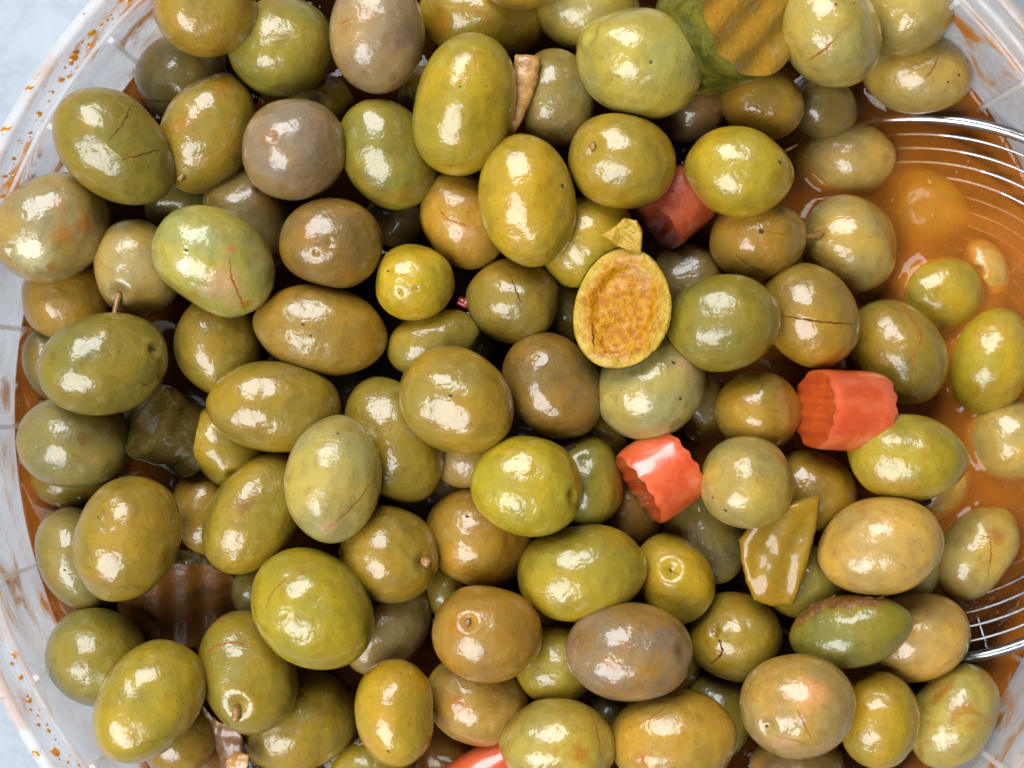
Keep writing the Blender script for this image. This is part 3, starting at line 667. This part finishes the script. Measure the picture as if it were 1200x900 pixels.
# ------------------------------------------------------------------ vegetables among the olives
def unit(v): v = np.asarray(v, float); return v/np.linalg.norm(v)
def crinkle_piece(name, px, py, z, axis, r1, r2, length, amp, waves, mat_side, mat_end, label, cat, ridge=None, end_name='cut_face', seed=1, bump=0.02, taper=0, end_amp2=None, round_=2.0):
    """short cylinder (half axes r1, r2) whose two ends are crinkle-cut."""
    c = U(px, py, z); ax = unit(axis)
    e1 = unit(np.cross(ax, ridge if ridge is not None else [0, 0, 1.0])); e2 = np.cross(ax, e1)
    nA, nR, nL = 72, 16, 12
    th = np.linspace(0, 2*math.pi, nA, endpoint=False)
    nz = wave_noise(seed, 8, 1.5, 4.0); nz2 = wave_noise(seed+40, 10, 5, 10)
    root = empty(name, c - np.array([0, 0, min(r1, r2)])); tag(root, label, cat)
    def end_off(xx, yy, sg):
        return sg*length/2+amp*np.sin(waves*math.pi*xx/r1+seed)+.03*r1*nz(np.stack([xx/r1, yy/r2, np.full_like(xx, sg*2.0)], 1))
    ct, st = np.cos(th), np.sin(th)
    se = (np.abs(ct)**round_+np.abs(st)**round_)**(-1/round_)
    ux, uy = ct*se, st*se
    v, f = [], []
    for i in range(nL+1):
        tt = i/nL; k = 1-taper*(tt-.5)
        q = np.stack([ux, uy, np.full_like(ux, tt*2)], 1); rad = k*(1+bump*nz(q)+bump*.35*nz2(q))
        edge = min(i, nL-i); rad = rad*(1-.045*(edge == 0)-.012*(edge == 1))
        xx, yy = ux*r1*rad, uy*r2*rad
        o0, o1 = end_off(xx, yy, -1), end_off(xx, yy, 1)
        hh = o0+(o1-o0)*tt
        v += list(c+np.outer(xx, e1)+np.outer(yy, e2)+np.outer(hh, ax))
        if i:
            for k_ in range(nA): f.append(((i-1)*nA+k_, (i-1)*nA+(k_+1) % nA, i*nA+(k_+1) % nA, i*nA+k_))
    part('side', v, f, M[mat_side], root)
    for sg in (-1, 1):
        v, f = [], []; k = 1-taper*(.5 if sg > 0 else -.5)
        tt = 0 if sg < 0 else 1
        q = np.stack([ux, uy, np.full_like(ux, tt*2)], 1); rad = k*(1+bump*nz(q)+bump*.35*nz2(q))*.955
        for i in range(nR+1):
            s_ = i/nR
            xx, yy = ux*r1*rad*s_, uy*r2*rad*s_
            v += list(c+np.outer(xx, e1)+np.outer(yy, e2)+np.outer(end_off(xx, yy, sg)+sg*.15, ax))
            if i:
                for k_ in range(nA):
                    fc = ((i-1)*nA+k_, (i-1)*nA+(k_+1) % nA, i*nA+(k_+1) % nA, i*nA+k_); f.append(fc)
        part(end_name, v, f, M[mat_end], root)
    return root
crinkle_piece('carrot_piece', 990, 481, -22, (0.95, -0.05, -0.29), 48, 48, 84, 1.7, 5.5, 'carrot', 'carrot_core',
              'bright coral carrot chunk with crinkle cut ends, standing in brine', 'carrot', ridge=(.1, 0, 1), seed=2, bump=.012)
crinkle_piece('carrot_piece', 774, 556, -28, (0.80, 0.55, -0.18), 50, 44, 66, 1.5, 5.5, 'carrot', 'carrot_core',
              'tilted coral carrot chunk with a wavy edge, under the pale brownish olive', 'carrot', ridge=(0, 0, 1), seed=4, bump=.012)
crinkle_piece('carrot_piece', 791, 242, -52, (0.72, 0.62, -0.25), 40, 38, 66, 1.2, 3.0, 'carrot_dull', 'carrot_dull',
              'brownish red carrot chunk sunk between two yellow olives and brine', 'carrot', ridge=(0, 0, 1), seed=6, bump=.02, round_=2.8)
crinkle_piece('carrot_piece', 572, 906, -62, (0.86, 0.50, -0.1), 34, 32, 90, 1.6, 3.0, 'carrot', 'carrot_core',
              'orange carrot piece cut by the bottom edge of the picture', 'carrot', ridge=(0, 0, 1), seed=8)
crinkle_piece('gherkin_chunk', 851, 26, 6, (0.55, 0.02, 0.83), 76, 78, 88, 3.6, 3.6, 'gherkin_skin', 'gherkin_face',
              'crinkle cut gherkin chunk with dark green skin and amber face', 'gherkin', ridge=(.55, .6, -.3), seed=11, bump=.02)
crinkle_piece('gherkin_chunk', 196, 503, -78, (-0.55, 0.45, 0.70), 50, 46, 72, 0.8, 2.0, 'gherkin_dark', 'gherkin_dark',
              'dark glistening gherkin lump in the shade near the tub wall', 'gherkin', ridge=(.4, .9, 0), seed=13, bump=.09)
crinkle_piece('gherkin_slice', 216, 700, -112, (0.20, -0.42, 0.88), 80, 64, 34, 2.6, 4.5, 'gherkin_dark', 'gherkin_brown',
              'dark brown crinkled gherkin slice in shade near the lower wall', 'gherkin', ridge=(0, 1, 0), seed=15, bump=.03)
def poly_slab(name, outl, z, thick, mat, label, cat, ridge=None, tiltv=(0, 0), rough=1.0, seed=1, sub=6):
    """thick irregular piece from an outline in photograph units; ridge = (dx, dy, wavelength, height) waves on its faces."""
    rnd = random.Random(seed); op = []
    for i in range(len(outl)):
        a0, a1 = outl[i], outl[(i+1) % len(outl)]
        for k_ in range(sub): op.append((a0[0]+(a1[0]-a0[0])*k_/sub+rnd.uniform(-.6, .6), a0[1]+(a1[1]-a0[1])*k_/sub+rnd.uniform(-.6, .6)))
    op = np.array(op); n = len(op); cen = op.mean(axis=0); pv, F = [], []
    nz = wave_noise(seed, 10, .04, .12); nz2 = wave_noise(seed+5, 12, .2, .45)
    prof = [(.001, .5)]+[(q/9, .5) for q in range(1, 9)]+[(.95, .44), (.99, .25), (1.0, 0), (.98, -.3), (.9, -.5), (.5, -.5), (.001, -.5)]
    for i, (r_, h_) in enumerate(prof):
        p_ = cen+(op-cen)*r_; q3 = np.stack([p_[:, 0], p_[:, 1], np.full(n, h_*9)], 1)
        z_ = z+h_*thick+rough*(2.2*nz(q3)+.7*nz2(q3))+tiltv[0]*(p_[:, 0]-cen[0])+tiltv[1]*(p_[:, 1]-cen[1])
        if ridge: z_ = z_+ridge[3]*np.sin((p_[:, 0]*ridge[0]+p_[:, 1]*ridge[1])*2*math.pi/ridge[2]+.8*np.sin(p_[:, 1]*.05))
        pv += [U(p_[k_][0], p_[k_][1], z_[k_]) for k_ in range(n)]
        if i:
            for k_ in range(n): F.append(((i-1)*n+k_, i*n+k_, i*n+(k_+1) % n, (i-1)*n+(k_+1) % n))
    o_ = mesh_obj(name, pv, F, M[mat]); o_.data.color_attributes.new('mark', 'FLOAT_COLOR', 'POINT').data.foreach_set('color', np.zeros(len(pv)*4, np.float32))
    return tag(o_, label, cat)
poly_slab('gherkin_wedge', [(866, 632), (886, 604), (918, 590), (962, 579), (958, 612), (951, 642), (944, 672), (936, 694), (929, 711), (906, 711), (883, 703), (875, 684), (869, 660)],
          -16, 34, 'gherkin_amber', 'golden amber gherkin wedge with ridges, below the round spotted olive', 'gherkin', ridge=(.95, .3, 34, 1.7), tiltv=(.06, -.12), rough=.8, seed=21)
def slab(name, path, widths, thick, z0, mat, label, cat, seed=1, zs=None, sub=5):
    """bent strip with thickness along a photograph path."""
    rnd = random.Random(seed); P, Wd, Z = [], [], []
    for i in range(len(path)-1):
        for k in range(sub):
            t_ = k/sub; P.append((path[i][0]*(1-t_)+path[i+1][0]*t_, path[i][1]*(1-t_)+path[i+1][1]*t_))
            Wd.append(widths[i]*(1-t_)+widths[i+1]*t_); zz = zs or [z0]*len(path); Z.append(zz[i]*(1-t_)+zz[i+1]*t_)
    P.append(path[-1]); Wd.append(widths[-1]); Z.append((zs or [z0]*len(path))[-1])
    v, f = [], []; n = 12
    for i in range(len(P)):
        a, b = P[max(0, i-1)], P[min(len(P)-1, i+1)]
        tx, ty = b[0]-a[0], b[1]-a[1]; l = math.hypot(tx, ty)+1e-6; nx, ny = -ty/l, tx/l
        for k in range(n):
            an = 2*math.pi*k/n; wv = Wd[i]/2*(1+rnd.uniform(-.09, .09))
            q = U(P[i][0]+nx*wv*math.cos(an)*1.05, P[i][1]+ny*wv*math.cos(an)*1.05, Z[i])
            sg = math.sin(an); q[2] += thick/2*math.copysign(abs(sg)**.7, sg)*(1+rnd.uniform(-.2, .2)); v.append(q)
        if i:
            for k in range(n): f.append(((i-1)*n+k, (i-1)*n+(k+1) % n, i*n+(k+1) % n, i*n+k))
    f.append(tuple(range(n))[::-1]); f.append(tuple(range((len(P)-1)*n, len(P)*n)))
    return tag(mesh_obj(name, v, f, M[mat]), label, cat)
slab('peel_strip', [(618, 66), (616, 92), (610, 118), (600, 142), (588, 166)], [30, 28, 22, 20, 16], 14, 12, 'peel',
     'tan woody peel strip stuck against the tall smooth yellow green olive', 'peel', 3, zs=[10, 12, 8, 2, -12])
slab('pepper_bit', [(537, 352), (545, 356), (553, 360)], [10, 13, 9], 10, -66, 'pepper_red', 'tiny red pepper bit in a dark gap near the upper middle', 'pepper', 4)
poly_slab('onion_strip', [(236, 824), (246, 836), (258, 846), (272, 850), (284, 862), (286, 884), (280, 915), (262, 912), (256, 886), (247, 862), (238, 842)],
          -62, 5, 'onion', 'pinkish brown onion strip hanging down at the bottom edge', 'onion', tiltv=(.25, -.3), rough=2.0, seed=31)
poly_slab('onion_scrap', [(264, 892), (276, 880), (292, 884), (290, 902), (296, 920), (266, 920)], -40, 7, 'peel',
          'small tan onion scrap at the bottom edge beside the longer strip', 'onion', tiltv=(.1, .2), rough=1.6, seed=33)
slab('dark_blob', [(1072, 592), (1082, 590), (1091, 586)], [7, 10, 6], 6, -62, 'gherkin_dark', 'tiny black flake beneath the oval yellow olive by the carrot', 'blob', 7)  # tiny dark slab at a dark spot of unknown nature

# the halved olive: skin bowl, flesh rim, stone cavity
hx, hy, hz = 728, 364, 38
hc = U(hx, hy, hz); hv = unit(CAM-hc)
# the cut leans a little
hn = unit(hv+np.array([-.10, .05, 0])); ang = math.radians(-74); k = (D-hz)/D
hu = np.array([math.cos(ang), -math.sin(ang), 0]); hu = unit(hu-hn*(hu@hn)); hw = np.cross(hn, hu)
half = empty('halved_olive', hc-hv*40)
tag(half, 'halved olive showing yellow flesh and a rough orange stone cavity', 'olive')
nA = 96; th = np.linspace(0, 2*math.pi, nA, endpoint=False)
out = 1+.025*np.sin(2*th+1)+.02*np.sin(3*th)+.03*np.cos(th)**3
A_, B_ = 71*k, 59*k
def face_h(x, y):                       # relief of the cut face
    p = np.stack([x/18, y/18, np.zeros_like(x)], 1)
    e = np.sqrt((x/(A_*.70))**2+(y/(B_*.63))**2)
    an = np.arctan2(y, x)
    fib = np.sin(an*46+3*np.sin(an*5))*np.clip(e-1, 0, .5)*1.6
    e = e+.10*wave_noise(63, 7, .6, 1.6)(p)
    wr = wave_noise(64, 8, 1.2, 2.6)(p)
    wv2 = wave_noise(65, 9, .5, 1.4)(p)
    inside = 1/(1+np.exp((e-.92)/.045))
    return 1.1*wave_noise(61, 9, 1, 3)(p)+.5*wave_noise(62, 12, 4, 9)(p)+.35*fib*(1+wv2)+1.6*np.exp(-((e-1.08)/.14)**2)*(.6+.5*wv2)-inside*(5.0+2.2*wv2-2.4*np.abs(wr))-1.2*np.abs(wr)*np.clip(e-1.1, 0, .6)
v, f = [], []
for i in range(13):                     # skin bowl
    t_ = i/12*math.pi/2; rr_ = math.cos(t_)**.8 if i < 12 else 0.0
    x, y = np.cos(th)*A_*rr_*out, np.sin(th)*B_*rr_*out
    zz = -math.sin(t_)*44+(face_h(x, y)-.6 if i == 0 else 0)
    v += list(hc+np.outer(x, hu)+np.outer(y, hw)+np.outer(np.zeros(nA)+zz, hn))
    if i:
        for q in range(nA): f.append(((i-1)*nA+q, (i-1)*nA+(q+1) % nA, i*nA+(q+1) % nA, i*nA+q))
o = part('skin', v, f, M['olive'], half); o['tint'] = list(lin(118, 112, 36)); o['stain'] = .3
wob = 1+.10*np.sin(2*th+.5)+.08*np.sin(5*th)+.05*np.sin(9*th+1)
def ring_face(name, s0, s1, nr, mat):
    v, f = [], []
    for i in range(nr+1):
        s_ = s0+(s1-s0)*i/nr
        if s_ <= .0: s_ = .001
        ix, iy = np.cos(th)*A_*.70*wob, np.sin(th)*B_*.63*wob; ox, oy = np.cos(th)*A_*out*.99, np.sin(th)*B_*out*.99
        if s_ <= 1: x, y = ix*s_, iy*s_
        else: x, y = ix+(ox-ix)*(s_-1), iy+(oy-iy)*(s_-1)
        v += list(hc+np.outer(x, hu)+np.outer(y, hw)+np.outer(face_h(x, y)-(2.5*max(0, (s_-1.85)/.15)**2), hn))
        if i:
            for q in range(nA): f.append(((i-1)*nA+q, (i-1)*nA+(q+1) % nA, i*nA+(q+1) % nA, i*nA+q))
    o_ = part(name, v, f, M[mat], half)
    al_ = np.concatenate([np.full(nA, float(np.interp(s0+(s1-s0)*i/nr, [0, .8, 1, 1.4, 1.75, 2], [.95, .9, .85, .55, .15, 0]))) for i in range(nr+1)])
    cc_ = np.zeros((len(v), 4), np.float32); cc_[:, 3] = al_
    o_.data.color_attributes.new('mark', 'FLOAT_COLOR', 'POINT').data.foreach_set('color', cc_.ravel()); return o_
fl = ring_face('flesh', 1.0, 2.0, 22, 'flesh'); fl['label'] = 'pale yellow fibrous flesh rim'
cv = ring_face('stone_cavity', 0.0, 1.0, 18, 'flesh'); cv['label'] = 'rough orange stone cavity'
bvh = BVHTree.FromPolygons([tuple(np.array(q.co)/S+ORIG[fl.name]) for q in fl.data.vertices], [tuple(p.vertices) for p in fl.data.polygons])
rnd = random.Random(9)
for pts in ([(741, 322), (744, 337), (752, 350), (753, 358)], [(694, 380), (695, 395), (696, 410)], [(757, 368), (752, 384), (738, 396)]):
    vv, ff = ribbon(bvh, pts, 2.4, rnd, .6)
    if vv: part('crack', vv, ff, M['crack'], half)
# torn bit of flesh above it
poly_slab('flesh_scrap', [(703, 275), (722, 264), (731, 256), (746, 258), (753, 270), (752, 297), (738, 294), (725, 290)], 42, 20, 'flesh',
          'torn pale yellow scrap of olive flesh touching the halved olive', 'olive flesh', ridge=(.5, -.8, 11, 1.2), tiltv=(.1, -.2), rough=1.0, seed=35)

# ------------------------------------------------------------------ wire skimmer, tilted up towards the side of the frame
SK = empty('wire_skimmer', U(1048, 457, -190)); tag(SK, 'round steel wire skimmer sunk under olives, its rim rising from the brine', 'skimmer')
tilt = 0.36; sc0 = U(1052, 457, -134.0)
def sk(th, r, h):
    p = np.array([math.cos(th)*r, math.sin(th)*r, h])
    return sc0+np.array([p[0]*math.cos(tilt)-p[2]*math.sin(tilt), p[1], p[0]*math.sin(tilt)+p[2]*math.cos(tilt)])
def loop(r, h, rad, n=160, m=10):
    v, f = [], []
    for i in range(n):
        th_ = 2*math.pi*i/n; c0 = sk(th_, r, h); out_ = unit(sk(th_, r+1, h)-c0); up_ = unit(sk(th_, r, h+1)-c0)
        for k in range(m):
            a = 2*math.pi*k/m; v.append(c0+(out_*math.cos(a)+up_*math.sin(a))*rad)
        for k in range(m):
            j = (i+1) % n; f.append((i*m+k, j*m+k, j*m+(k+1) % m, i*m+(k+1) % m))
    return v, f
RS = 346.0
def bowl(r): return -float(np.interp(RS-r, [0, 18, 34, 50, 66, 82, 98, 130, 180, 260, 346], [0, 11, 20, 29, 37, 62, 72, 82, 92, 102, 106]))
v, f = loop(RS, 0, 7.0); part('rim', v, f, M['steel'], SK)
for i in range(14):
    r = RS-2-16.2*(i+1); v, f = loop(r, bowl(r), 1.7); part('wire', v, f, M['steel'], SK)
for i in range(6):
    th_ = math.radians(-71.7+60*i)
    pts = [sk(th_, RS-1-(RS-60)*q/14, bowl(RS-1-(RS-60)*q/14)-3.5) for q in range(15)]
    v, f = tube(pts, [1.8]*15, 8); part('spoke', v, f, M['steel'], SK)

# ------------------------------------------------------------------ brine with a meniscus round everything that breaks its surface
nA, nR = 640, 250
rad = np.linspace(0, 1, nR+1)[1:]*675.0; th = np.linspace(0, 2*math.pi, nA, endpoint=False)
X = TC[0]+np.outer(rad, np.cos(th)); Y = TC[1]+np.outer(rad, np.sin(th))
Zs = np.full_like(X, ZL)
men = 7*np.exp(-(675.0-np.outer(rad, np.ones(nA)))/7.0)
for d in OL:
    c, ea, eb, ec, v = olive_frame(d)
    Mx = np.stack([ea, eb, ec])
    if c[2] > ZL+75 or c[2] < ZL-75: continue
    Q = np.linalg.inv(Mx.T @ Mx)       # (p-c)^T Q (p-c) = 1
    dx, dy, dz = X-c[0], Y-c[1], ZL-c[2]
    f2 = Q[0, 0]*dx*dx+Q[1, 1]*dy*dy+Q[2, 2]*dz*dz+2*(Q[0, 1]*dx*dy+Q[0, 2]*dx*dz+Q[1, 2]*dy*dz)
    g = np.sqrt(np.maximum(f2, 0)); dist = (g-1)*min(d['a'], d['b'])*.95
    near = dist < 40
    if not near.any(): continue
    top_room = c[2]+np.linalg.norm(ec)*.95-ZL
    if top_room < 3: continue
    amp = min(8.0, top_room*.4)
    men = np.maximum(men, np.where(near, amp*np.exp(-np.maximum(dist, -2)/7.5), 0))
Zs = Zs+men
tv = np.stack([X, Y, Zs], 2).reshape(-1, 3)
verts = [TC+np.array([0, 0, ZL])]+list(tv); faces = []
for q in range(nA): faces.append((0, 1+q, 1+(q+1) % nA))
for i in range(nR-1):
    for q in range(nA):
        q2 = (q+1) % nA; faces.append((1+i*nA+q, 1+(i+1)*nA+q, 1+(i+1)*nA+q2, 1+i*nA+q2))
base = 1+(nR-1)*nA; i1 = len(verts)
pr = [(611, ZB+31), (574, ZB+8), (500, ZB+2)]
for (r, z) in pr: verts += list(np.stack([TC[0]+r*np.cos(th), TC[1]+r*np.sin(th), np.full(nA, z)], 1))
rows = [base]+[i1+k*nA for k in range(3)]
for a, b in zip(rows[:-1], rows[1:]):
    for q in range(nA): q2 = (q+1) % nA; faces.append((a+q, b+q, b+q2, a+q2))
ib = len(verts); verts.append(TC+np.array([0, 0, ZB+2]))
for q in range(nA): faces.append((rows[-1]+q, ib, rows[-1]+(q+1) % nA))
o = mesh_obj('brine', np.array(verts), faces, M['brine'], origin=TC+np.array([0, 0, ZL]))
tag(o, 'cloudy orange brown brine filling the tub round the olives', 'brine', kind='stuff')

# beads of oil afloat on the open brine
v, f = [], []
rr = random.Random(12)
for i in range(150):
    if rr.random() < .8: px, py = rr.uniform(930, 1195), rr.uniform(110, 880)
    else: px, py = rr.uniform(20, 70), rr.uniform(330, 700)
    p = U(px, py, ZL)
    if math.hypot(p[0]-TC[0], p[1]-TC[1]) > 662: continue
    s_ = 0.6+1.9*rr.random()**3; drop(p+np.array([0, 0, .3]), s_*rr.uniform(.9, 1.4), s_, .5, rr.uniform(0, 6), np.array([0, 0, 1.0]))
o = mesh_obj('oil_beads', np.array(v), f, M['oil']); tag(o, 'tiny orange oil beads floating on the open brine', 'oil', kind='stuff')
